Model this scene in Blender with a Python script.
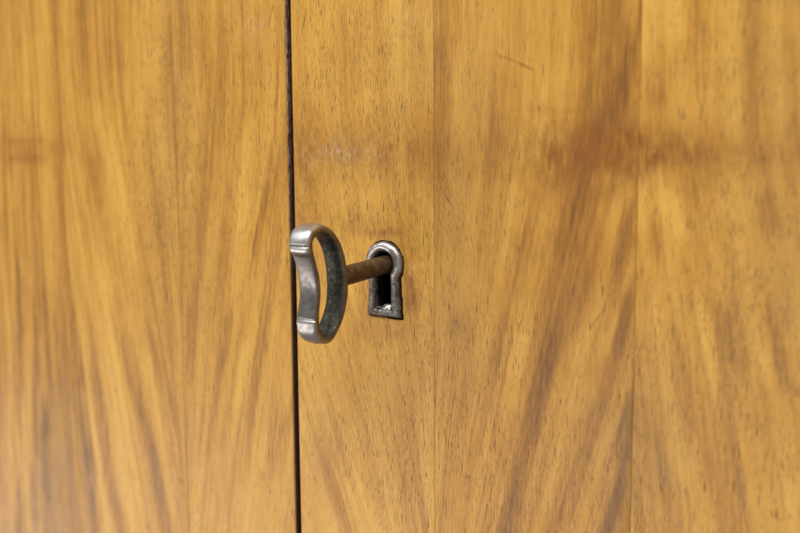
import bpy, bmesh, math
import numpy as np
from mathutils import Vector, Matrix

# ------------------------------------------------------------------ clearing
for o in list(bpy.data.objects):
    bpy.data.objects.remove(o, do_unlink=True)
scene = bpy.context.scene
COL = scene.collection
MM = 0.001
rng = np.random.default_rng(7)

# ------------------------------------------------------------------ camera
F_PX, DIST = 1145.0, 300.0                      # focal length in photo pixels, millimetres to the door
PSI, THETA, ROLL = math.radians(37), math.radians(8.2), math.radians(0.42)
_c, _s = math.cos, math.sin
FWD = np.array([-_s(PSI) * _c(THETA), _c(PSI) * _c(THETA), -_s(THETA)])
_r = np.array([_c(PSI), _s(PSI), 0.0])
_u = np.cross(_r, FWD)
RIGHT = _r * _c(ROLL) - _u * _s(ROLL)
UP = _u * _c(ROLL) + _r * _s(ROLL)
CAM = -FWD * DIST                               # millimetres; the door face is the plane y = 0, the room is y < 0

def on_door(x, y):
    """photo pixel -> (X, Z) in millimetres on the door face"""
    d = FWD + RIGHT * (x - 400) / F_PX - UP * (y - 266.5) / F_PX
    q = CAM + d * (-CAM[1] / d[1])
    return q[0], q[2]

def to_pixel(X, Z):
    v0 = X - CAM[0]; v1 = -CAM[1]; v2 = Z - CAM[2]
    z = v0 * FWD[0] + v1 * FWD[1] + v2 * FWD[2]
    a = v0 * RIGHT[0] + v1 * RIGHT[1] + v2 * RIGHT[2]
    b = v0 * UP[0] + v1 * UP[1] + v2 * UP[2]
    return 400 + F_PX * a / z, 266.5 - F_PX * b / z

cam_data = bpy.data.cameras.new("camera")
cam_data.sensor_width = 22.3
cam_data.lens = F_PX / 800 * 22.3
cam_data.clip_start = 0.01
cam_data.clip_end = 50
cam_data.dof.use_dof = True
cam_data.dof.focus_distance = 0.299
cam_data.dof.aperture_fstop = 6.8
cam = bpy.data.objects.new("camera", cam_data)
COL.objects.link(cam)
cam.matrix_world = Matrix(((RIGHT[0], UP[0], -FWD[0], CAM[0] * MM),
                           (RIGHT[1], UP[1], -FWD[1], CAM[1] * MM),
                           (RIGHT[2], UP[2], -FWD[2], CAM[2] * MM),
                           (0, 0, 0, 1)))
scene.camera = cam

# ------------------------------------------------------------------ light (an indoor photograph)
world = bpy.data.worlds.new("World")
scene.world = world
world.use_nodes = True
bg = world.node_tree.nodes["Background"]
bg.inputs[0].default_value = (1.0, 0.95, 0.88, 1)
bg.inputs[1].default_value = 0.30

def area(name, loc, target, sx, sy, power, colour):
    l = bpy.data.lights.new(name, 'AREA')
    l.shape = 'RECTANGLE'; l.size = sx; l.size_y = sy; l.energy = power; l.color = colour
    o = bpy.data.objects.new(name, l); COL.objects.link(o)
    o.location = loc
    d = Vector(target) - Vector(loc)
    o.rotation_euler = d.to_track_quat('-Z', 'Y').to_euler()
    return o
area("ceiling_light", (0.05, -0.95, 1.35), (0, 0, 0), 1.7, 0.7, 37, (1.0, 0.96, 0.90))
area("window_light", (-1.45, -1.2, 1.15), (0, 0, 0), 1.1, 0.9, 11, (0.90, 0.95, 1.0))
area("floor_bounce", (-0.90, -1.15, -0.72), (0, 0, 0), 2.2, 0.55, 13.5, (1.0, 0.90, 0.84))

vs = scene.view_settings
vs.view_transform = 'Standard'; vs.look = 'None'; vs.exposure = 0.0; vs.gamma = 1.0
vs.use_curve_mapping = False

# ------------------------------------------------------------------ helpers
def link(name, me, mat=None, parent=None, smooth=False):
    o = bpy.data.objects.new(name, me)
    COL.objects.link(o)
    if mat: me.materials.append(mat)
    if parent: o.parent = parent
    if smooth:
        for p in me.polygons: p.use_smooth = True
    return o

def mesh(name, verts, faces):
    me = bpy.data.meshes.new(name)
    me.from_pydata([tuple(v) for v in verts], [], faces)
    me.update()
    return me

def boxes(name, lst, mat, parent):
    """lst of (x0,x1,y0,y1,z0,z1) in millimetres"""
    V, Fc = [], []
    for x0, x1, y0, y1, z0, z1 in lst:
        b = len(V)
        V += [(x * MM, y * MM, z * MM) for x in (x0, x1) for y in (y0, y1) for z in (z0, z1)]
        Fc += [(b, b+1, b+3, b+2), (b+4, b+6, b+7, b+5), (b, b+4, b+5, b+1), (b+2, b+3, b+7, b+6), (b, b+2, b+6, b+4), (b+1, b+5, b+7, b+3)]
    return link(name, mesh(name, V, Fc), mat, parent)

def empty(name, loc, label, cat):
    o = bpy.data.objects.new(name, None)
    COL.objects.link(o)
    o.location = loc
    o.empty_display_size = 0.02
    o["label"] = label; o["category"] = cat
    return o

def vnoise(x, y, seed):
    """smooth 2-D value noise in 0..1"""
    tab = np.random.default_rng(seed).random((256, 256))
    xi = np.floor(x).astype(int); yi = np.floor(y).astype(int)
    fx = x - xi; fy = y - yi
    fx = fx * fx * (3 - 2 * fx); fy = fy * fy * (3 - 2 * fy)
    a = tab[xi % 256, yi % 256]; b = tab[(xi + 1) % 256, yi % 256]
    c = tab[xi % 256, (yi + 1) % 256]; d = tab[(xi + 1) % 256, (yi + 1) % 256]
    return (a * (1 - fx) + b * fx) * (1 - fy) + (c * (1 - fx) + d * fx) * fy

class NT:
    """small node-tree writer"""
    def __init__(self, name):
        self.m = bpy.data.materials.new(name)
        self.m.use_nodes = True
        self.t = self.m.node_tree
        self.b = self.t.nodes["Principled BSDF"]
    def n(self, kind, **kw):
        nd = self.t.nodes.new(kind)
        for k, v in kw.items(): setattr(nd, k, v)
        return nd
    def put(self, sock, v):
        if isinstance(v, bpy.types.NodeSocket): self.t.links.new(v, sock)
        else: sock.default_value = v
    def math(self, op, a, b=0.0, c=None, clamp=False):
        nd = self.n('ShaderNodeMath', operation=op, use_clamp=clamp)
        self.put(nd.inputs[0], a); self.put(nd.inputs[1], b)
        if c is not None: self.put(nd.inputs[2], c)
        return nd.outputs[0]
    def mix(self, f, a, b, blend='MIX'):
        nd = self.n('ShaderNodeMix', data_type='RGBA', blend_type=blend)
        self.put(nd.inputs[0], f)
        self.put(nd.inputs[6], a if isinstance(a, bpy.types.NodeSocket) else (*a, 1))
        self.put(nd.inputs[7], b if isinstance(b, bpy.types.NodeSocket) else (*b, 1))
        return nd.outputs[2]
    def attr(self, name, vec=False):
        nd = self.n('ShaderNodeAttribute', attribute_name=name)
        return nd.outputs['Vector' if vec else 'Fac']
    def comb(self, x, y, z=0.0):
        nd = self.n('ShaderNodeCombineXYZ')
        for i, v in enumerate((x, y, z)): self.put(nd.inputs[i], v)
        return nd.outputs[0]
    def sep(self, v):
        nd = self.n('ShaderNodeSeparateXYZ'); self.put(nd.inputs[0], v)
        return nd.outputs
    def noise(self, vec, scale=1.0, detail=2.0, rough=0.5, dims='3D'):
        nd = self.n('ShaderNodeTexNoise', noise_dimensions=dims)
        self.put(nd.inputs['Vector'], vec)
        nd.inputs['Scale'].default_value = scale
        nd.inputs['Detail'].default_value = detail
        nd.inputs['Roughness'].default_value = rough
        return nd.outputs['Fac']
    def ramp(self, f, stops, interp='LINEAR'):
        nd = self.n('ShaderNodeValToRGB')
        cr = nd.color_ramp; cr.interpolation = interp
        while len(cr.elements) < len(stops): cr.elements.new(0.5)
        for e, (p, c) in zip(cr.elements, stops):
            e.position = p; e.color = (*c, 1)
        self.put(nd.inputs[0], f)
        return nd.outputs[0]
    def range(self, f, a, b, lo=0.0, hi=1.0):
        nd = self.n('ShaderNodeMapRange', interpolation_type='SMOOTHSTEP')
        self.put(nd.inputs[0], f); self.put(nd.inputs[1], a); self.put(nd.inputs[2], b)
        self.put(nd.inputs[3], lo); self.put(nd.inputs[4], hi)
        return nd.outputs[0]
    def bump(self, h, strength, dist):
        nd = self.n('ShaderNodeBump')
        nd.inputs['Strength'].default_value = strength
        nd.inputs['Distance'].default_value = dist
        self.put(nd.inputs['Height'], h)
        self.t.links.new(nd.outputs[0], self.b.inputs['Normal'])
        return nd
    def objcoord(self):
        return self.n('ShaderNodeTexCoord').outputs['Object']

# ------------------------------------------------------------------ materials
def veneer_material(x_min, x_max):
    k = NT("varnished_veneer"); b = k.b
    fan = k.attr('fan', True)                    # x: grain coordinate (mm), y: along the grain (mm), z: leaf seed
    fx, fz, seed = k.sep(fan)[0:3]
    so = k.math('MULTIPLY', seed, 37.0)
    fig = k.attr('figure'); stain = k.attr('stain'); pden = k.attr('pores'); wear = k.attr('wear'); grey = k.attr('grey')
    X, _, Z = k.sep(k.objcoord())[0:3]
    x = k.math('MULTIPLY', X, 1000.0); z = k.math('MULTIPLY', Z, 1000.0)
    # fibres in three widths
    f1 = k.noise(k.comb(k.math('MULTIPLY', fx, 0.95), k.math('MULTIPLY', fz, 0.022), so), 1, 3, 0.55)
    f2 = k.noise(k.comb(k.math('MULTIPLY', x, 3.4), k.math('MULTIPLY', z, 0.10), so), 1, 2, 0.6)
    f3 = k.noise(k.comb(k.math('MULTIPLY', x, 1.1), k.math('MULTIPLY', z, 0.20), so), 1, 3, 0.65)
    f4 = k.noise(k.comb(k.math('MULTIPLY', x, 0.20), k.math('MULTIPLY', z, 0.09), so), 1, 3, 0.6)
    v = k.math('ADD', fig, k.math('MULTIPLY', k.math('SUBTRACT', f1, 0.5), 0.48))
    v = k.math('ADD', v, k.math('MULTIPLY', k.math('SUBTRACT', f2, 0.5), 0.64))
    v = k.math('ADD', v, k.math('MULTIPLY', k.math('SUBTRACT', f3, 0.5), 0.38))
    f5 = k.noise(k.comb(k.math('MULTIPLY', fx, 2.6), k.math('MULTIPLY', fz, 0.035), k.math('ADD', so, 3.0)), 1, 3, 0.6)
    v = k.math('ADD', v, k.math('MULTIPLY', k.math('SUBTRACT', f5, 0.5), 0.42))
    v = k.math('ADD', v, k.math('MULTIPLY', k.math('SUBTRACT', f4, 0.5), 0.22), clamp=True)
    col = k.ramp(v, [(0.0, (0.595, 0.342, 0.064)), (0.38, (0.485, 0.250, 0.041)),
                     (0.66, (0.325, 0.152, 0.024)), (1.0, (0.150, 0.066, 0.017))])
    hue = k.noise(k.comb(k.math('MULTIPLY', x, 0.16), k.math('MULTIPLY', z, 0.055), k.math('ADD', so, 21.0)), 1, 4, 0.65)
    col = k.mix(k.range(hue, 0.44, 0.74, 0.0, 0.34), col, (0.400, 0.172, 0.020))
    # dusty brown cast that comes with the open pores
    col = k.mix(k.math('MULTIPLY', grey, 0.75), col, (0.255, 0.158, 0.062))
    # reddish wiped stain in the old varnish
    sn = k.noise(k.comb(k.math('MULTIPLY', x, 0.7), k.math('MULTIPLY', z, 0.25), so), 1, 4, 0.6)
    st = k.math('MULTIPLY', stain, k.range(sn, 0.2, 0.7, 0.35, 1.0), clamp=True)
    col = k.mix(st, col, (0.215, 0.076, 0.013))
    # open pores: short dashes along the grain
    cl = k.noise(k.comb(k.math('MULTIPLY', fx, 0.42), k.math('MULTIPLY', fz, 0.075), k.math('ADD', so, 9.0)), 1, 3, 0.6)
    pden = k.math('MULTIPLY', pden, k.range(cl, 0.32, 0.66, 0.15, 1.55), clamp=True)
    pores = None
    for i, (cx, cz, r, amt) in enumerate(((1.75, 0.16, 0.19, 1.0), (2.6, 0.25, 0.23, 0.8), (0.92, 0.12, 0.18, 1.0), (3.1, 0.33, 0.25, 0.7))):
        wob = k.math('MULTIPLY', k.math('SUBTRACT', f3, 0.5), 0.5)
        vo = k.n('ShaderNodeTexVoronoi', voronoi_dimensions='2D', feature='F1')
        k.put(vo.inputs['Vector'], k.comb(k.math('MULTIPLY', k.math('ADD', k.math('ADD', x, wob), k.math('MULTIPLY', so, 1.7 + i)), cx), k.math('MULTIPLY', z, cz)))
        vo.inputs['Scale'].default_value = 1.0
        cr, cg, _b = k.sep(vo.outputs['Color'])[0:3]
        rr = k.math('MULTIPLY', k.math('ADD', k.math('MULTIPLY', cg, 0.9), 0.35), r)
        inside = k.range(vo.outputs['Distance'], k.math('MULTIPLY', rr, 0.6), rr, 1.0, 0.0)
        keep = k.math('LESS_THAN', cr, pden)
        one = k.math('MULTIPLY', k.math('MULTIPLY', inside, keep), k.math('MULTIPLY', k.math('ADD', k.math('MULTIPLY', _b, 0.75), 0.25), amt))
        if i == 0: deep = one
        pores = one if pores is None else k.math('MAXIMUM', pores, one)
    d1 = k.noise(k.comb(k.math('MULTIPLY', x, 4.6), k.math('MULTIPLY', z, 0.50), k.math('ADD', so, 5.0)), 1, 2, 0.5)
    dash = k.range(d1, k.math('SUBTRACT', 0.66, k.math('MULTIPLY', pden, 0.12)), 0.78)
    col = k.mix(k.math('MULTIPLY', dash, k.math('ADD', 0.22, k.math('MULTIPLY', pden, 0.75))), col, (0.150, 0.075, 0.022))
    col = k.mix(k.math('MULTIPLY', pores, 0.80), col, (0.120, 0.058, 0.020))
    # scratches and nicks at their places on the right-hand door
    def scratch(p, q, w, wob=0.0):
        (ax, az), (bx, bz) = on_door(*p), on_door(*q)
        L = math.hypot(bx - ax, bz - az); ux, uz = (bx - ax) / L, (bz - az) / L
        rx = k.math('SUBTRACT', x, ax); rz = k.math('SUBTRACT', z, az)
        t = k.math('ADD', k.math('MULTIPLY', rx, ux), k.math('MULTIPLY', rz, uz))
        d = k.math('SUBTRACT', k.math('MULTIPLY', rx, uz), k.math('MULTIPLY', rz, ux))
        if wob: d = k.math('ADD', d, k.math('MULTIPLY', k.math('SINE', k.math('MULTIPLY', t, math.pi / L)), wob))
        side = k.range(k.math('ABSOLUTE', d), w * 0.3, w, 1.0, 0.0)
        along = k.math('MULTIPLY', k.range(t, 0.0, 0.25 * L), k.range(t, L, 0.85 * L))
        return k.math('MULTIPLY', k.math('MULTIPLY', side, along), k.range(k.math('MULTIPLY', k.math('ADD', f2, f3), 0.5), 0.36, 0.60, 0.25, 1.0))
    marks = [((492, 53), (537, 72), 0.55, 0.70, (0.24, 0.085, 0.014), 0.25), ((444, 193), (452, 206), 0.32, 0.9, (0.09, 0.04, 0.015), 0),
             ((268, 30), (273, 3), 0.5, 0.7, (0.19, 0.075, 0.02), 0), ((508, 108), (592, 112), 1.2, 0.22, (0.24, 0.09, 0.014), 0),
             ((301, 38), (306, 12), 0.22, 0.85, (0.08, 0.03, 0.012), 0), ((587, 332), (607, 306), 0.5, 0.5, (0.20, 0.08, 0.02), 0),
             ((0, 142), (48, 140), 1.8, 0.38, (0.24, 0.09, 0.015), 0), ((0, 158), (50, 160), 2.2, 0.45, (0.22, 0.08, 0.015), 0),
             ((240, 330), (262, 368), 0.30, 0.5, (0.20, 0.09, 0.03), 1.0)]
    for p, q, w, a, c, wb in marks:
        if not x_min < on_door(*p)[0] < x_max: continue
        col = k.mix(k.math('MULTIPLY', scratch(p, q, w, wb), a), col, c)
    # pale rubbed patches
    wn = k.noise(k.comb(k.math('MULTIPLY', x, 0.9), k.math('MULTIPLY', z, 0.55), so), 1, 6, 0.75)
    wr = k.math('MULTIPLY', wear, k.range(wn, 0.44, 0.74), clamp=True)
    col = k.mix(wr, col, (0.50, 0.40, 0.27))
    k.put(b.inputs['Base Color'], col)
    rn = k.noise(k.comb(k.math('MULTIPLY', x, 0.35), k.math('MULTIPLY', z, 0.12), so), 1, 4, 0.6)
    k.put(b.inputs['Roughness'], k.math('ADD', k.range(rn, 0.25, 0.75, 0.30, 0.42), k.math('MULTIPLY', pores, 0.25)))
    b.inputs['IOR'].default_value = 1.45
    b.inputs['Specular IOR Level'].default_value = 0.36
    h = k.math('SUBTRACT', k.math('MULTIPLY', f2, 0.30), deep)
    h = k.math('ADD', h, k.math('MULTIPLY', f4, 1.2))
    k.bump(h, 0.35, 0.00010)
    return k.m

def plain(name, colour, rough=0.6, metallic=0.0, scale=300.0, amount=0.3, bump=0.0):
    k = NT(name)
    n = k.noise(k.objcoord(), scale, 4, 0.6)
    dark = tuple(c * (1 - amount) for c in colour); light = tuple(min(1, c * (1 + amount)) for c in colour)
    k.put(k.b.inputs['Base Color'], k.ramp(n, [(0.3, dark), (0.7, light)]))
    k.b.inputs['Roughness'].default_value = rough
    k.b.inputs['Metallic'].default_value = metallic
    if bump: k.bump(n, 0.6, bump)
    return k.m

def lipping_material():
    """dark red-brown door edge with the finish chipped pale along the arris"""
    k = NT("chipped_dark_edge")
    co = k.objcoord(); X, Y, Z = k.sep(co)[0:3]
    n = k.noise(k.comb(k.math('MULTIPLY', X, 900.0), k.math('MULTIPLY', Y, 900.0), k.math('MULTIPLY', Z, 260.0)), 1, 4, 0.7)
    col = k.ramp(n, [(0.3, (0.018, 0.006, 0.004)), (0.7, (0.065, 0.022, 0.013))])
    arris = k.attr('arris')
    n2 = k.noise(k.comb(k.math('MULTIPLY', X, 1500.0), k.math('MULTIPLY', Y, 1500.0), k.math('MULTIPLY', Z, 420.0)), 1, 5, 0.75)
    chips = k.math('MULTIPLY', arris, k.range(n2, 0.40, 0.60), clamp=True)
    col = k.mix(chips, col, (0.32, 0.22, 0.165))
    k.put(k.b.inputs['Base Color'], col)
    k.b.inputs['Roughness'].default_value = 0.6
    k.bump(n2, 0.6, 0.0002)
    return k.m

def key_metal():
    """worn nickel-plated bow: rubbed lobes with their highlight painted into the colour, dark green-brown pitted inside"""
    k = NT("worn_grey_metal")
    co = k.objcoord()
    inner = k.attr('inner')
    pit = k.noise(co, 950, 6, 0.62); big = k.noise(co, 260, 4, 0.6); mid = k.noise(co, 650, 4, 0.65)
    base = k.ramp(big, [(0.25, (0.13, 0.118, 0.110)), (0.55, (0.22, 0.212, 0.212)), (0.8, (0.34, 0.33, 0.33))])
    tarn = k.math('MULTIPLY', k.range(mid, 0.45, 0.72), 0.65)
    base = k.mix(tarn, base, (0.13, 0.105, 0.075))
    rub_highlight = k.math('MULTIPLY', k.attr('rub_highlight'), k.range(mid, 0.25, 0.6, 1.0, 0.55))
    base = k.mix(rub_highlight, base, (0.60, 0.585, 0.575))  # lobe highlight painted into the base colour, together with rubbed metal
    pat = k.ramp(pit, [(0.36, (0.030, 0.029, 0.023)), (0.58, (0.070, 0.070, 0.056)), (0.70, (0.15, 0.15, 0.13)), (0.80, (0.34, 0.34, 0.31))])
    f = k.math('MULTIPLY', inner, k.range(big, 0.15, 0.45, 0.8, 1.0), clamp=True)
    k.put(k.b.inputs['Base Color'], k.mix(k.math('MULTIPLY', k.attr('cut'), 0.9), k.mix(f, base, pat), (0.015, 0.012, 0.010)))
    k.b.inputs['Metallic'].default_value = 0.9
    r = k.math('ADD', k.range(mid, 0.3, 0.7, 0.26, 0.44), k.math('MULTIPLY', f, 0.22))
    k.put(k.b.inputs['Roughness'], r)
    h = k.math('ADD', k.math('MULTIPLY', pit, k.math('ADD', 0.12, k.math('MULTIPLY', f, 0.6))), k.math('MULTIPLY', mid, 0.25))
    k.bump(h, 0.8, 0.00022)
    return k.m

def shaft_metal():
    k = NT("rusty_brown_shaft")
    X, Y, Z = k.sep(k.objcoord())[0:3]
    ring = k.noise(k.comb(k.math('MULTIPLY', X, 250.0), k.math('MULTIPLY', Y, 1400.0), k.math('MULTIPLY', Z, 250.0)), 1, 4, 0.65)
    blot = k.noise(k.objcoord(), 420, 5, 0.65)
    col = k.ramp(blot, [(0.3, (0.040, 0.021, 0.008)), (0.5, (0.072, 0.038, 0.015)), (0.72, (0.19, 0.125, 0.055))])
    k.put(k.b.inputs['Base Color'], k.mix(k.math('MULTIPLY', ring, 0.5), col, (0.13, 0.075, 0.03)))
    k.b.inputs['Metallic'].default_value = 0.45
    k.put(k.b.inputs['Roughness'], k.range(blot, 0.3, 0.7, 0.40, 0.60))
    k.bump(k.math('ADD', blot, k.math('MULTIPLY', ring, 0.5)), 0.5, 0.00015)
    return k.m

def escutcheon_metal():
    k = NT("tarnished_escutcheon_metal")
    co = k.objcoord()
    big = k.noise(co, 330, 4, 0.6); pit = k.noise(co, 1100, 5, 0.7)
    base = k.ramp(big, [(0.25, (0.24, 0.19, 0.17)), (0.5, (0.45, 0.425, 0.42)), (0.8, (0.62, 0.60, 0.60))])
    low = k.attr('plate_dark')
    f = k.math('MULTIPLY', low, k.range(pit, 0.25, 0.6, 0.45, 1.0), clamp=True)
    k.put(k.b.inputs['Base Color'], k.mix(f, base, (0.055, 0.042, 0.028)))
    k.b.inputs['Metallic'].default_value = 0.9
    k.put(k.b.inputs['Roughness'], k.math('ADD', k.range(pit, 0.3, 0.7, 0.22, 0.38), k.math('MULTIPLY', f, 0.2)))
    k.bump(k.math('ADD', k.math('MULTIPLY', big, 0.8), k.math('MULTIPLY', pit, 0.35)), 0.7, 0.0004)
    return k.m

M_CORE = plain("dark_glue_core", (0.060, 0.030, 0.014), 0.8, 0, 200, 0.4)
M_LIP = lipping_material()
M_BLACK = plain("black_lock_interior", (0.006, 0.005, 0.005), 0.75, 0.0, 500, 0.3)
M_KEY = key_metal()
M_SHAFT = shaft_metal()
M_ESC = escutcheon_metal()
M_TAB = plain("bright_lock_metal", (0.66, 0.64, 0.62), 0.36, 1.0, 900, 0.15, 0.0002)
M_CARCASS = plain("cabinet_inside", (0.05, 0.028, 0.014), 0.8, 0, 60, 0.3)

# ------------------------------------------------------------------ wood figure
# streaks traced on the veneer: photo points -> door plane; sigma in photo pixels; + dark, - pale
STREAKS = {
 'A': [([(22, 100), (19, 266), (18, 533)], 3.2, .30), ([(34, 40), (30, 160), (34, 266), (33, 533)], 3, .26), ([(50, 230), (48, 330), (46, 533)], 4, .34),
       ([(58, 250), (64, 400), (72, 533)], 7, .22), ([(4, 60), (6, 300)], 3, .2), ([(11, 200), (10, 533)], 2.5, -.18), ([(40, 240), (40, 533)], 2.5, -.2), ([(26, 250), (25, 533)], 2.2, -.16)],
 'B': [([(74, 100), (92, 190), (106, 268)], 4.5, .30), ([(62, 180), (66, 290), (78, 400), (88, 533)], 6, .34), ([(71, 320), (82, 420), (95, 520)], 2.6, .26),
       ([(84, 290), (100, 410), (118, 525)], 3.4, .34), ([(104, 290), (130, 380), (152, 440), (171, 530)], 4.5, .34), ([(130, 270), (152, 350), (168, 400), (180, 450)], 4.5, .28),
       ([(62, 60), (108, 140), (128, 220), (140, 290)], 8, -.24), ([(64, 250), (80, 330), (98, 450), (110, 533)], 3.2, -.28), ([(94, 250), (108, 330), (124, 440), (140, 533)], 5, -.22),
       ([(116, 266), (140, 350), (160, 440)], 4, -.22), ([(58, 10), (60, 120), (64, 200)], 3, .22), ([(178, 10), (180, 110)], 6, .3), ([(150, 90), (165, 180), (176, 250)], 4, -.2),
       ([(140, 100), (155, 200), (160, 300)], 7, .16)],
 'C': [([(204, 60), (192, 160), (186, 240)], 4, -.24), ([(212, 90), (206, 190), (202, 300)], 5, .18), ([(252, 100), (240, 180), (226, 270)], 7, -.22), ([(274, 165), (254, 240), (244, 290)], 4, .26),
       ([(236, 280), (228, 340), (216, 400)], 3.5, .3), ([(276, 250), (268, 300), (252, 390), (238, 510)], 5, .32), ([(290, 380), (280, 440), (268, 500)], 5, .3), ([(262, 300), (246, 360), (232, 430)], 4, -.2),
       ([(282, 210), (280, 280), (276, 330)], 4, .22), ([(196, 250), (192, 400)], 4, .2), ([(206, 440), (200, 533)], 4, -.2), ([(285, 60), (268, 180)], 6, -.16), ([(182, 0), (184, 90)], 5, .22),
       ([(272, 400), (255, 470), (246, 533)], 3.5, -.18)],
 'D': [([(303, 400), (312, 435), (324, 466), (346, 525)], 6, .19), ([(330, 395), (340, 440), (352, 500)], 5, .22), ([(296, 370), (330, 480)], 4, -.18), ([(310, 200), (306, 330)], 8, -.15),
       ([(410, 0), (413, 130)], 5, -.2), ([(392, 10), (392, 90)], 5, -.14), ([(407, 0), (406, 24)], 4, .28), ([(428, 10), (430, 120)], 3.5, -.22), ([(432, 150), (431, 330)], 5, -.2),
       ([(365, 330), (376, 420), (394, 533)], 6, -.12), ([(388, 350), (408, 430), (424, 525)], 6, .16), ([(352, 20), (352, 120)], 7, .12), ([(398, 120), (404, 200)], 5, -.14), ([(420, 200), (424, 330)], 4, -.16)],
 'E': [([(440, 0), (440, 260)], 6, .05), ([(464, 20), (458, 90), (452, 160)], 5, -.22), ([(492, 20), (490, 130), (482, 200)], 8, .22), ([(622, 50), (600, 120), (586, 170), (570, 262)], 7, .24),
       ([(578, 118), (562, 170), (546, 210)], 7, .24), ([(552, 40), (546, 120), (536, 170)], 8, -.24), ([(542, 196), (516, 264), (500, 320)], 7, .22), ([(512, 285), (500, 340), (488, 400)], 5, .3),
       ([(566, 270), (556, 316), (536, 406), (522, 460), (508, 520)], 5, .28), ([(624, 320), (606, 390), (585, 451), (552, 530)], 10, .28), ([(456, 300), (458, 350)], 9, .24), ([(532, 270), (526, 310), (512, 400), (500, 440)], 6, -.28),
       ([(600, 280), (584, 330), (566, 380), (548, 450)], 7, -.26), ([(642, 0), (636, 30), (622, 90), (605, 165)], 6, .46), ([(638, 170), (622, 245), (606, 310)], 6, .44), ([(638, 260), (628, 310), (612, 385)], 6, .46),
       ([(637, 360), (628, 420), (618, 490), (608, 533)], 6, .60), ([(610, 470), (598, 533)], 6, .22), ([(628, 160), (610, 230), (598, 280)], 5, -.26), ([(600, 30), (584, 90)], 6, -.2), ([(628, 290), (608, 340), (590, 400)], 4, -.22),
       ([(612, 180), (592, 250)], 5, -.22), ([(478, 420), (470, 533)], 5, -.12), ([(475, 340), (462, 450)], 5, .14), ([(620, 400), (600, 470)], 4, -.18)],
 'F': [([(644, 0), (646, 70)], 6, -.30), ([(668, 0), (672, 60)], 10, -.24), ([(655, 70), (656, 120)], 7, .26), ([(662, 170), (671, 215), (682, 262)], 6, -.42), ([(648, 185), (655, 230), (664, 290)], 4.5, .34),
       ([(690, 160), (700, 225)], 6, .26), ([(716, 20), (706, 34)], 4, .2), ([(722, 285), (732, 350), (744, 400)], 6, .34), ([(668, 290), (690, 400), (712, 505)], 6, .30), ([(766, 280), (776, 340), (788, 410)], 8, .34),
       ([(645, 390), (660, 460), (678, 530)], 6, .28), ([(695, 280), (710, 350), (722, 425)], 7, -.26), ([(748, 280), (758, 340), (770, 400)], 6, -.28), ([(664, 360), (676, 430), (690, 510)], 5, -.24), ([(650, 280), (660, 360)], 5, -.2),
       ([(764, 170), (776, 255)], 8, .28), ([(724, 180), (738, 260)], 7, -.2), ([(700, 80), (700, 130)], 8, -.16), ([(752, 20), (756, 140)], 8, .16), ([(792, 60), (794, 250)], 6, .2), ([(640, 150), (643, 250)], 3, -.24),
       ([(730, 440), (745, 533)], 6, .16), ([(780, 420), (796, 520)], 6, -.18)],
}
# patches: centre px, sigma px (x, y), amount
STAINS = [((665, 152), (54, 18), .52), ((612, 150), (32, 28), .42), ((545, 147), (46, 22), .58), ((740, 152), (46, 17), .50), ((540, 260), (60, 200), .17), ((600, 300), (40, 200), .12), ((372, 152), (50, 22), .60), ((632, 165), (12, 12), .2), ((310, 150), (20, 40), .26), ((420, 150), (20, 26), .12),
          ((24, 150), (26, 10), .40), ((620, 60), (16, 60), .20), ((409, 291), (4, 10), .9), ((407, 270), (3, 8), .5), ((412, 302), (6, 15), .6), ((382, 233), (18, 4), .6), ((362, 300), (4, 20), .35), ((388, 330), (22, 8), .30), ((362, 222), (20, 9), .5), ((100, 165), (8, 16), .22), ((655, 74), (10, 5), .3),
          ((302, 190), (9, 60), .45), ((300, 20), (70, 30), .05), ((62, 190), (5, 60), .25), ((566, 246), (30, 60), .14)]
GREYS = [((175, 60), (12, 60), .32), ((165, 200), (16, 70), .26), ((200, 300), (16, 90), .18), ((355, 60), (36, 70), .08), ((415, 60), (20, 45), .26), ((480, 110), (24, 90), .26), ((450, 250), (16, 80), .34), ((470, 340), (26, 50), .22),
         ((410, 440), (22, 80), .22), ((780, 120), (40, 120), .28), ((660, 430), (30, 60), .30), ((735, 350), (14, 60), .25), ((320, 440), (16, 40), .20), ((785, 300), (16, 70), .3), ((600, 440), (40, 70), .22), ((340, 153), (28, 9), .20),
         ((70, 480), (26, 60), .18)]
PORES = [((345, 70), (48, 80), .55), ((400, 60), (34, 80), .30), ((372, 210), (50, 40), .55), ((360, 222), (18, 12), .5), ((410, 290), (6, 20), .5), ((345, 300), (40, 70), .28), ((395, 400), (24, 120), .60), ((345, 450), (40, 60), .25), ((480, 130), (36, 110), .28), ((450, 260), (26, 80), .55),
         ((470, 420), (46, 100), .42), ((170, 80), (30, 90), .45), ((165, 200), (26, 70), .40), ((190, 320), (30, 90), .35), ((240, 130), (50, 120), .25), ((775, 150), (40, 200), .6), ((730, 330), (24, 90), .55), ((790, 320), (26, 120), .6),
         ((670, 400), (40, 110), .40), ((600, 480), (60, 60), .35), ((540, 330), (40, 120), .22), ((690, 100), (40, 120), .3)]
WEARS = [((345, 152), (26, 9), .75), ((258, 28), (14, 14), .35), ((412, 268), (4, 4), .6), ((404, 22), (10, 10), .25)]

# direction of the figure: lean (px sideways per px down) at a fraction across each leaf
LEANS = {'Z': ((0, 1), (0.0, 0.0)), 'A': ((0, .6, 1), (-.02, .0, .05)), 'B': ((0, .3, .7, 1), (.10, .17, .16, .02)), 'C': ((0, .3, .7, 1), (-.03, -.12, -.18, -.16)),
         'D': ((0, .3, .7, 1), (.30, .24, .14, .02)), 'E': ((0, .25, .6, 1), (-.02, -.14, -.20, -.22)), 'F': ((0, .3, .8, 1), (.10, .16, .16, .12)), 'G': ((0, 1), (-.1, -.15))}

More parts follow.
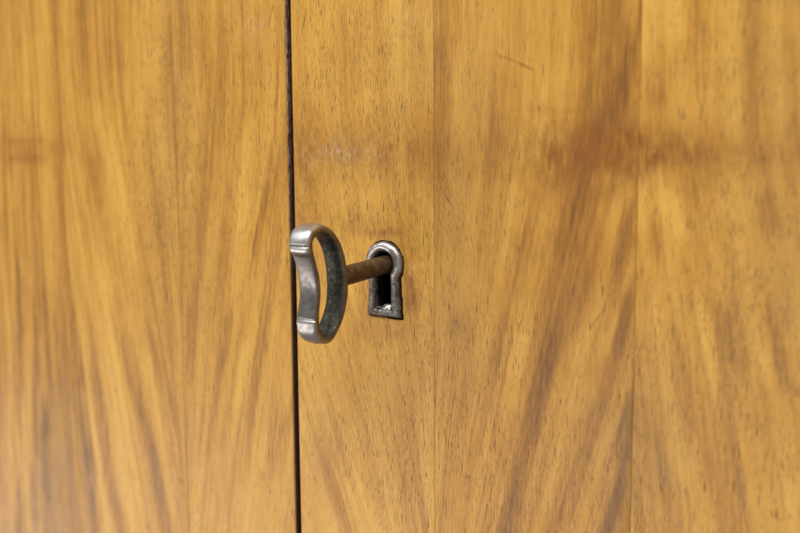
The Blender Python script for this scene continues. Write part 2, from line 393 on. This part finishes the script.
def near_polyline(px, py, pts, sig):
    out = np.zeros_like(px)
    P = np.array(pts, float)
    ys = P[:, 1]
    o = np.argsort(ys); P = P[o]; ys = ys[o]
    xc = np.interp(py, ys, P[:, 0])
    L = max(25.0, 0.42 * (ys[-1] - ys[0]))
    e = np.clip((py - ys[0]) / L, 0, 1) * np.clip((ys[-1] - py) / L, 0, 1)
    if ys[-1] > 515: e = np.clip((py - ys[0]) / L, 0, 1)
    if ys[0] < 15: e = np.clip((ys[-1] - py) / L, 0, 1) if ys[-1] < 515 else np.ones_like(py)
    return np.exp(-0.5 * ((px - xc) / sig) ** 2) * (e * e * (3 - 2 * e))

def blobs(px, py, lst):
    out = np.zeros_like(px)
    for (cx, cy), (sx, sy), a in lst:
        out += a * np.exp(-0.5 * (((px - cx) / sx) ** 2 + ((py - cy) / sy) ** 2))
    return out

TOP, BOTTOM = 190.0, -230.0                     # door height carried a little past the frame (mm)
zs = np.concatenate([np.linspace(BOTTOM, -125, 10, endpoint=False), np.arange(-125, 88, 0.9), np.linspace(88, TOP, 10)])

# keyhole plate outline (mm, on the door face)
HX, HZ = -5.03, 0.4
def plate_outline(R, neck, zb, wb, n_arc=72, n_side=26, n_bot=20):
    """closed outline, anticlockwise seen from the room, starting bottom left"""
    a0 = math.asin(neck / R)                    # angle from straight down
    zn = -R * math.cos(a0)
    P = []
    for i in range(n_side):
        f = i / n_side; P.append((-(wb + (neck - wb) * f ** 0.8), zb + (zn - zb) * f))
    for i in range(n_arc):
        a = a0 + (2 * math.pi - 2 * a0) * i / n_arc
        P.append((-R * math.sin(a), -R * math.cos(a)))
    for i in range(n_side):
        f = i / n_side; P.append(((neck + (wb - neck) * f ** 1.25), zn + (zb - zn) * f))
    for i in range(n_bot):
        f = i / n_bot; P.append((wb - 2 * wb * f, zb))
    return np.array(P) + np.array([HX, HZ])
OUT = plate_outline(6.0, 5.0, -14.4, 5.7)
INN = plate_outline(3.15, 2.15, -11.9, 2.2) + np.array([-0.25, 0])

def seg_dist(px, pz, P):
    """signed distance to a closed polygon (inside negative) and nearest point"""
    best = np.full(px.shape, 1e9); nx = np.zeros_like(px); nz = np.zeros_like(px); ins = np.zeros(px.shape, bool)
    for i in range(len(P)):
        ax, az = P[i]; bx, bz = P[(i + 1) % len(P)]
        dx, dz = bx - ax, bz - az; L2 = dx * dx + dz * dz
        t = np.clip(((px - ax) * dx + (pz - az) * dz) / L2, 0, 1)
        qx, qz = ax + t * dx, az + t * dz
        d = np.hypot(px - qx, pz - qz)
        m = d < best
        best[m] = d[m]; nx[m] = qx[m]; nz[m] = qz[m]
        c = ((az > pz) != (bz > pz)) & (px < (bx - ax) * (pz - az) / (bz - az + 1e-12) + ax)
        ins ^= c
    return np.where(ins, -best, best), nx, nz

def leaf(tag, xa, xb, parent, seed, step=0.5, round_a=0.0, round_b=0.0):
    """one sheet of veneer: a real 0.7 mm sheet with its own figure"""
    zrow = zs.copy()
    if tag == 'D':                               # finer rows round the keyhole
        zrow = np.concatenate([zs[zs < -17], np.arange(-17, 9.5, 0.35), zs[zs > 9.6]])
        step = 0.36
    n = max(2, int(round((xb - xa) / step)) + 1)
    xs = np.linspace(xa, xb, n)
    m = len(zrow)
    gx, gz = np.meshgrid(xs, zrow)               # rows = z
    X = gx.ravel(); Z = gz.ravel(); Y = np.zeros_like(X)
    px, py = to_pixel(X, Z)
    # shape: hardly visible unevenness, eased door edges
    Y += (vnoise(X / 30 + 90, Z / 45 + 90, 5) - 0.5) * 0.10
    if round_b: Y += np.clip(1 - (xb - X) / round_b, 0, 1) ** 2.2 * round_b * 0.55
    if round_a: Y += np.clip(1 - (X - xa) / round_a, 0, 1) ** 2.2 * round_a * 0.55
    idx = np.arange(m * n).reshape(m, n)
    quads = np.stack([idx[:-1, :-1], idx[:-1, 1:], idx[1:, 1:], idx[1:, :-1]], -1).reshape(-1, 4)
    extra_border = []
    if tag == 'D':
        wob = (vnoise(X * 0.9 + 50, Z * 0.9 + 50, 5) - 0.5) * 0.35
        d, nx, nz = seg_dist(X, Z, OUT)
        lim = 0.14 + wob * .8 + 0.20 * np.clip((X - HX) / 5, 0, 1)     # the mortise is cut a little wide, most on the right
        inside = d < lim
        kill = inside[quads].all(1)
        edgev = np.zeros(len(X), bool)
        part = inside[quads].any(1) & ~kill
        edgev[quads[part].ravel()] = True
        mv = edgev & inside
        # slide those points out to the edge of the mortise
        ddx = X - nx; ddz = Z - nz; L = np.hypot(ddx, ddz) + 1e-9; sg = np.where(d < 0, -1, 1)
        X2 = nx + sg * ddx / L * lim; Z2 = nz + sg * ddz / L * lim
        X = np.where(mv, X2, X); Z = np.where(mv, Z2, Z)
        Y = np.where(mv, Y + 0.12, Y)
        quads = quads[~kill]
        px, py = to_pixel(X, Z)
    # figure coordinate: follow the lean of the grain
    fr, sl = LEANS[tag]
    slope0 = np.interp(np.clip((X - xa) / (xb - xa), 0, 1), fr, sl)
    x0 = X.copy()
    zref = 0.0
    for _ in range(5):
        s = np.interp(np.clip((x0 - xa) / (xb - xa), 0, 1), fr, sl)
        damp = np.where(Z < 35, 1.0, np.clip(1 - (Z - 35) / 90, .3, 1))
        x0 = X - s * 1.25 * (zref - Z) * damp
    fig = 0.40 + 0.0 * X
    fig += (vnoise(x0 / 4.2 + seed * 3, Z / 70 + 20, seed + 1) - .5) * .34
    fig += (vnoise(x0 / 1.9 + seed * 5, Z / 45 + 20, seed + 2) - .5) * .26
    fig += (vnoise(x0 / 0.9 + seed * 7, Z / 30 + 20, seed + 3) - .5) * .16
    fig += (vnoise(X / 14 + seed * 7, Z / 28 + 20, seed + 4) - .5) * .12
    pw = px + (vnoise(x0 / 1.3 + 60, Z / 26 + 60, seed + 30) - .5) * 9 + (vnoise(X / 0.8 + 60, Z / 7 + 60, seed + 31) - .5) * 5
    for pts, sig, a in STREAKS.get(tag, []):
        fig += (({'A': .72, 'B': .76, 'E': .88}.get(tag, 1.05)) if a > 0 else 1.0) * a * near_polyline(pw, py, pts, sig)
    fig += {'A': .08, 'B': .02, 'C': .0, 'D': -.12, 'E': .06, 'F': -.01}.get(tag, 0)
    inframe = np.clip((px + 60) / 60, 0, 1) * np.clip((860 - px) / 60, 0, 1)
    stain = blobs(px, py, STAINS) * (0.6 + 0.8 * vnoise(X / 5 + 3, Z / 5 + 3, 77))
    grey = blobs(px, py, GREYS) + 0.05
    pore = np.clip(0.10 + blobs(px, py, PORES), 0, .85) + (vnoise(X / 9 + 31, Z / 18 + 31, 78) - .5) * .22
    wear = blobs(px, py, WEARS)
    # solid sheet: back face and rim
    V = np.stack([X, Y, Z], 1)
    used = np.unique(quads)
    remap = -np.ones(len(X), int); remap[used] = np.arange(len(used))
    V = V[used]; quads = remap[quads]
    N = len(V)
    ed = np.concatenate([quads[:, [0, 1]], quads[:, [1, 2]], quads[:, [2, 3]], quads[:, [3, 0]]])
    key = np.sort(ed, 1); kk = key[:, 0] * (N + 1) + key[:, 1]
    _u_, first, cnt = np.unique(kk, return_index=True, return_counts=True)
    be = ed[first[cnt == 1]]
    bv = np.unique(be); bm = -np.ones(N, int); bm[bv] = N + np.arange(len(bv))
    Vb = V[bv].copy(); Vb[:, 1] = 0.9
    Vall = np.concatenate([V, Vb]) * MM
    # room side is -y: quads laid x then z face -y
    rim = np.stack([be[:, 1], be[:, 0], bm[be[:, 0]], bm[be[:, 1]]], 1)
    Fa = np.concatenate([quads, rim])
    me = bpy.data.meshes.new("veneer_leaf")
    me.vertices.add(len(Vall)); me.vertices.foreach_set("co", Vall.ravel())
    me.loops.add(len(Fa) * 4); me.loops.foreach_set("vertex_index", Fa.ravel().astype(np.int32))
    me.polygons.add(len(Fa)); me.polygons.foreach_set("loop_start", np.arange(0, len(Fa) * 4, 4, dtype=np.int32))
    me.update(calc_edges=True)
    def put(name, arr):
        a = me.attributes.new(name, 'FLOAT', 'POINT')
        arr = arr[used]
        a.data.foreach_set("value", np.concatenate([arr, arr[bv]]).astype(np.float32))
    put('figure', np.clip(fig, 0, 1)); put('stain', np.clip(stain, 0, 1)); put('grey', np.clip(grey, 0, 1)); put('pores', np.clip(pore, 0, 1)); put('wear', np.clip(wear, 0, 1))
    fa = me.attributes.new('fan', 'FLOAT_VECTOR', 'POINT')
    fv = np.stack([x0, Z, np.full_like(X, seed * .731)], 1)[used]
    fa.data.foreach_set("vector", np.concatenate([fv, fv[bv]]).astype(np.float32).ravel())
    o = link("veneer_leaf", me, veneer_material(xa, xb), parent)
    sm = np.zeros(len(Fa), bool); sm[:len(quads)] = True
    me.polygons.foreach_set("use_smooth", sm)
    return o

# ------------------------------------------------------------------ cabinet body behind the doors
GAP_L, GAP_R = -38.5, -36.85                   # the slit between the doors
XL, XR = GAP_L - 220.0, GAP_R + 220.0
cabinet = empty("cabinet", (0, 0, 0), "varnished honey-brown veneered cabinet seen close at the gap between its two doors", "cabinet")
carcass = boxes("cabinet_body", [(XL, XR, 60, 72, BOTTOM, TOP), (XL, XL + 14, 21, 60, BOTTOM, TOP), (XR - 14, XR, 21, 60, BOTTOM, TOP)], M_CARCASS, cabinet)

# ------------------------------------------------------------------ left door
def door(label):
    o = bpy.data.objects.new("door", None)
    COL.objects.link(o)
    o.parent = cabinet
    o.empty_display_size = 0.02
    o["label"] = label
    return o
left = door("left door without a keyhole, its dark edge chipped along the gap")
J = 0.0                                        # half the hairline joint between leaves
boxes("door_core", [(XL, GAP_L - 0.9, 0.75, 20, BOTTOM, TOP)], M_CORE, left)
leaf('Z', XL, -196 - J, left, 11, step=2.0)
leaf('A', -196 + J, -140 - J, left, 12)
leaf('B', -140 + J, -84.5 - J, left, 13)
leaf('C', -84.5 + J, GAP_L - 0.35, left, 14, round_b=0.5)

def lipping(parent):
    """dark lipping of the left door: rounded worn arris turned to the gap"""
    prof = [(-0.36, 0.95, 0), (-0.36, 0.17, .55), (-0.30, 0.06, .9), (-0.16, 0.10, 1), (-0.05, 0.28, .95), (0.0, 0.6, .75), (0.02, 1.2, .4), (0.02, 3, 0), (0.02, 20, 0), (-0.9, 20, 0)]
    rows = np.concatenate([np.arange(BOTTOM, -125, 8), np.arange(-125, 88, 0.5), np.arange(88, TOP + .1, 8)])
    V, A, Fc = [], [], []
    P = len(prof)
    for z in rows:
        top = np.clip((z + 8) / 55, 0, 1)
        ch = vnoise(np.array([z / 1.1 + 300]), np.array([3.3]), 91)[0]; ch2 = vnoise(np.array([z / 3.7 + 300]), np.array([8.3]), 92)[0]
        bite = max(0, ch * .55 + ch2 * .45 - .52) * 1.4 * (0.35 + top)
        for j, (x, y, a) in enumerate(prof):
            dx = -bite * (0.5 if 1 <= j <= 5 else 0); dy = bite * (0.35 if 2 <= j <= 4 else 0)
            V.append(((GAP_L + x + dx) * MM, (y + dy) * MM, z * MM))
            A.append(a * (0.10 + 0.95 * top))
    for i in range(len(rows) - 1):
        for j in range(P - 1):
            a = i * P + j
            Fc.append((a, a + 1, a + P + 1, a + P))
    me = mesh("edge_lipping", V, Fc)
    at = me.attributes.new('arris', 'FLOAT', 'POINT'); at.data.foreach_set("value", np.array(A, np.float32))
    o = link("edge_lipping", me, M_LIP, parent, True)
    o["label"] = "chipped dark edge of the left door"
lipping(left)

# ------------------------------------------------------------------ right door
right = door("right door with the metal keyhole plate")
kx0, kx1, kz0, kz1 = HX - 6.6, HX + 6.6, HZ - 15.2, HZ + 6.8
boxes("door_core", [(GAP_R + .1, kx0, .75, 20, BOTTOM, TOP), (kx1, XR, .75, 20, BOTTOM, TOP), (kx0, kx1, .75, 20, kz1, TOP), (kx0, kx1, .75, 20, BOTTOM, kz0)], M_CORE, right)
leaf('D', GAP_R, 11 - .006, right, 15, round_a=0.45)
leaf('E', 11 + .006, 67 - J, right, 16)
leaf('F', 67 + J, 123 - J, right, 17)
leaf('G', 123 + J, XR, right, 18, step=2.0)
boxes("lock_case", [(HX - 9, HX + 9, 19.9, 26, HZ - 18, HZ + 10), (kx0 - .2, kx0, 1.2, 19.9, kz0, kz1), (kx1, kx1 + .2, 1.2, 19.9, kz0, kz1), (kx0, kx1, 1.2, 19.9, kz1, kz1 + .2), (kx0, kx1, 1.2, 19.9, kz0 - .2, kz0)], M_BLACK, right)

def escutcheon(parent):
    n = len(OUT)
    wv = np.array([vnoise(np.array([i * .16 + 40]), np.array([2.2]), 61)[0] - .5 for i in range(n)])
    wv *= np.minimum(1, np.minimum(np.arange(n), n - np.arange(n)) / 12)
    # (fraction outline->opening, height above the door, extra inward)
    prof = [(0.0, -2.0), (0.0, 0.15), (0.03, 0.5), (0.12, 0.95), (0.28, 1.28), (0.46, 1.38), (0.62, 1.30), (0.78, 1.02), (0.90, 0.62), (0.97, 0.15), (1.0, -0.4), (1.0, -2.5)]
    V, G = [], []
    ctr = np.array([HX, HZ])
    for j, (f, h) in enumerate(prof):
        for i in range(n):
            p = OUT[i] * (1 - f) + INN[i] * f
            p = p + (p - ctr) * (wv[i] * 0.06 * (1 - f))
            zrel = OUT[i][1] - HZ
            flat = np.clip((-zrel - 3.0) / 4, 0, 1)         # flatter on the straight lower part
            hh = h * (1 - 0.22 * flat) if h > 0 else h
            V.append((p[0] * MM, -hh * MM, p[1] * MM))
            g = 0.04 + 0.82 * np.clip((-zrel - 1.5) / 4, 0, 1) + (0.6 if j >= 8 else 0) + (0.45 if j <= 2 else 0)  # head's highlight painted in as lighter tone; darker below and at the edges
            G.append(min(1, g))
    Fc = []
    for j in range(len(prof) - 1):
        for i in range(n):
            k = (i + 1) % n
            Fc.append((j * n + i, j * n + k, (j + 1) * n + k, (j + 1) * n + i))
    me = mesh("keyhole_escutcheon", V, Fc)
    at = me.attributes.new('plate_dark', 'FLOAT', 'POINT'); at.data.foreach_set("value", np.array(G, np.float32))
    bm = bmesh.new(); bm.from_mesh(me); bmesh.ops.recalc_face_normals(bm, faces=bm.faces); bm.to_mesh(me); bm.free()
    o = link("keyhole_escutcheon", me, M_ESC, parent, True)
    md = o.modifiers.new("sub", 'SUBSURF'); md.levels = 1; md.render_levels = 2
    o["label"] = "tarnished grey keyhole plate with a round head"
    return o
esc = escutcheon(right)

def lock_tab(parent):
    """bright bent lip of the lock showing at the foot of the keyhole"""
    S, R = 20, 10
    V, Fc = [], []
    for side in (0, 1):
        for i in range(S + 1):
            f = i / S
            x = HX - 2.55 + 4.7 * f
            for j in range(R + 1):
                g = j / R
                y = -0.85 + 2.0 * g
                rise = (0.35 + 0.65 * min(1, f * 1.6)) * 1.2 * math.sin(g * math.pi / 2) + 0.35 * max(0, f - .75) * 4 * g
                z = HZ - 12.05 + rise + 0.10 * math.sin(7 * f + 4 * g) + (vnoise(np.array([f * 6 + 5]), np.array([g * 4 + 5]), 71)[0] - .5) * .35
                V.append((x * MM, (y + .25 * side) * MM, (z - .3 * side) * MM))
    n = (S + 1) * (R + 1)
    for i in range(S):
        for j in range(R):
            a = i * (R + 1) + j
            q = (a, a + R + 1, a + R + 2, a + 1)
            Fc += [q, tuple(n + v for v in q[::-1])]
    me = mesh("lock_tab", V, Fc)
    o = link("lock_tab", me, M_TAB, parent, True)
    o["label"] = "bright metal lip at the foot of the keyhole"
lock_tab(right)

# ------------------------------------------------------------------ key
KZ = HZ - 0.35
key = empty("cabinet_key", (HX * MM, 0, KZ * MM), "old grey metal key with a curved kidney-shaped bow stuck in the keyhole", "key")
key.rotation_euler = (math.radians(3.0), 0, math.radians(0.0))   # it droops a little in the lock

def catmull(P, n):
    P = np.array(P, float); m = len(P); out = []
    for k in range(n):
        u = k / n * m; i = int(u); t = u - i
        p0, p1, p2, p3 = P[(i - 1) % m], P[i % m], P[(i + 1) % m], P[(i + 2) % m]
        out.append(0.5 * ((2 * p1) + (-p0 + p2) * t + (2 * p0 - 5 * p1 + 4 * p2 - p3) * t * t + (-p0 + 3 * p1 - 3 * p2 + p3) * t ** 3))
    return np.array(out)

def bow(parent):
    # centre line of the bow, upper half: (distance out from the door, height), mm
    back_ = [(19.6, 0, 5.8, 3.8), (20.1, 4.6, 5.8, 3.7), (21.6, 8.9, 5.8, 3.3), (24.4, 12.3, 6.1, 2.7), (28.0, 13.8, 6.2, 2.6)]
    upper = [(30.9, 13.3, 6.4, 2.7), (32.3, 11.6, 6.4, 2.8), (32.5, 9.7, 6.3, 2.7), (31.7, 7.6, 6.0, 2.1), (30.6, 4.0, 5.9, 2.0)]
    lower = [(30.0, 0, 5.9, 2.0), (30.3, -3.6, 5.9, 2.0), (31.2, -6.8, 6.0, 2.2), (31.5, -8.9, 6.2, 2.6), (31.2, -11.2, 6.3, 2.7), (29.7, -13.2, 6.2, 2.6), (27.0, -13.8, 6.2, 2.6)]
    full = back_ + upper + lower + [(t, -z, w, h) for t, z, w, h in back_[3:0:-1]]
    n = 640
    C = catmull(full, n)
    T = np.roll(C[:, :2], -1, 0) - np.roll(C[:, :2], 1, 0)
    T /= np.linalg.norm(T, axis=1)[:, None]
    Nn = np.stack([T[:, 1], -T[:, 0]], 1)        # turned to point away from the bow's centre
    mid = C[:, :2].mean(0)
    sgn = np.sign(((C[:, :2] - mid) * Nn).sum(1).mean())
    Nn *= sgn
    M = 36
    V, I, RB, CU = [], [], [], []
    def sup(a, p):
        c = math.cos(a); s = math.sin(a)
        return math.copysign(abs(c) ** p, c), math.copysign(abs(s) ** p, s)
    zc = C[:, 1]; tc = C[:, 0]
    front = tc > 27.5
    for i in range(n):
        t, z, w, h = C[i]
        for j in range(M):
            a = 2 * math.pi * j / M
            bk = float(np.clip((27.5 - t) / 4, 0, 1))
            cx, sn = sup(a, 0.36 + 0.26 * bk)
            # cx across the band (x), sn radial: + outside, - inside
            off = sn * h / 2
            if sn > 0: off *= 1 - 0.30 * abs(cx) ** 2.2            # crowned outside
            if sn < 0: off *= 1 - (0.18 + 0.22 * bk) * abs(cx) ** 3
            cut = 0.0
            if front[i] and sn > 0.25:
                # engraved cross cuts at the ends of the two lobes
                gu = math.exp(-((z - 10.3) / 0.24) ** 2) * (0.35 + 0.65 * (0.5 + 0.5 * math.cos(cx * 9.0))) * 0.42
                gl = math.exp(-((z + 8.2) / 0.22) ** 2) * 0.26 * (0.75 + .25 * math.sin(cx * 7))
                bump = 0.16 * (math.exp(-((z - 9.2) / 0.6) ** 2) + 0.5 * math.exp(-((z + 8.9) / 0.5) ** 2))
                off += bump - gu - gl
                cut = min(1.0, gu * 2.4 + gl * 2.0)
            ua = 2 * math.pi * i / n
            lump = (vnoise(np.array([19 + 4.5 * math.cos(ua) + 1.2 * math.sin(a)]), np.array([19 + 4.5 * math.sin(ua) + 1.4 * math.cos(a)]), 44)[0] - .5) * 0.24
            off += lump * (1 if sn > 0 else 2.0) * (0.5)
            V.append((cx * w / 2 * MM, -(t + Nn[i][0] * off) * MM, (z + Nn[i][1] * off) * MM))
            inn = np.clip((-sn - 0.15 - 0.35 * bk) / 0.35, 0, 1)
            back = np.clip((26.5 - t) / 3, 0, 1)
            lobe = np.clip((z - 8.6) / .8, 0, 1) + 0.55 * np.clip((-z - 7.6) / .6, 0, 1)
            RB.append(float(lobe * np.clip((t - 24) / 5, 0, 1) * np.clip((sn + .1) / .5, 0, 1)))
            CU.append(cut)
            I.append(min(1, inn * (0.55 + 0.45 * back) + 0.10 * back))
    Fc = []
    for i in range(n):
        k = (i + 1) % n
        for j in range(M):
            l = (j + 1) % M
            Fc.append((i * M + j, k * M + j, k * M + l, i * M + l))
    me = mesh("bow", V, Fc)
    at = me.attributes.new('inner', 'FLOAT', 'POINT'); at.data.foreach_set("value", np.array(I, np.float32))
    at = me.attributes.new('rub_highlight', 'FLOAT', 'POINT'); at.data.foreach_set("value", np.array(RB, np.float32))
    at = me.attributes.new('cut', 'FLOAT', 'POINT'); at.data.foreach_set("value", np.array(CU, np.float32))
    bm = bmesh.new(); bm.from_mesh(me); bmesh.ops.recalc_face_normals(bm, faces=bm.faces); bm.to_mesh(me); bm.free()
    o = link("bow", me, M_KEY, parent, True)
    o["label"] = "worn kidney-shaped key bow, dark and pitted inside"
    return o
bow(key)

def shaft(parent):
    prof = [(18.9, 0.2), (18.9, 2.65), (17.8, 2.62), (16.0, 2.50), (8, 2.46), (1, 2.44), (-9, 2.42), (-13, 2.4), (-13.4, 2.0), (-13.4, 0.2)]
    rows = []
    for (t0, r0), (t1, r1) in zip(prof[:-1], prof[1:]):
        m = max(1, int(abs(t1 - t0) / .6))
        rows += [(t0 + (t1 - t0) * i / m, r0 + (r1 - r0) * i / m) for i in range(m)]
    rows.append(prof[-1])
    M = 48; V, Fc = [], []
    for i, (t, r) in enumerate(rows):
        for j in range(M):
            a = 2 * math.pi * j / M
            rr = r * (1 + 0.025 * (vnoise(np.array([t * .5 + 50]), np.array([4 + 3 * math.cos(a)]), 33)[0] - .5))
            V.append((math.cos(a) * rr * MM, -t * MM, math.sin(a) * rr * MM))
    for i in range(len(rows) - 1):
        for j in range(M):
            k = (j + 1) % M
            Fc.append((i * M + j, i * M + k, (i + 1) * M + k, (i + 1) * M + j))
    Fc += [tuple(range(M)), tuple((len(rows) - 1) * M + j for j in range(M))]
    me = mesh("shaft", V, Fc)
    bm = bmesh.new(); bm.from_mesh(me); bmesh.ops.recalc_face_normals(bm, faces=bm.faces); bm.to_mesh(me); bm.free()
    o = link("shaft", me, M_SHAFT, parent, True)
    o["label"] = "brown rusty round shaft"
shaft(key)
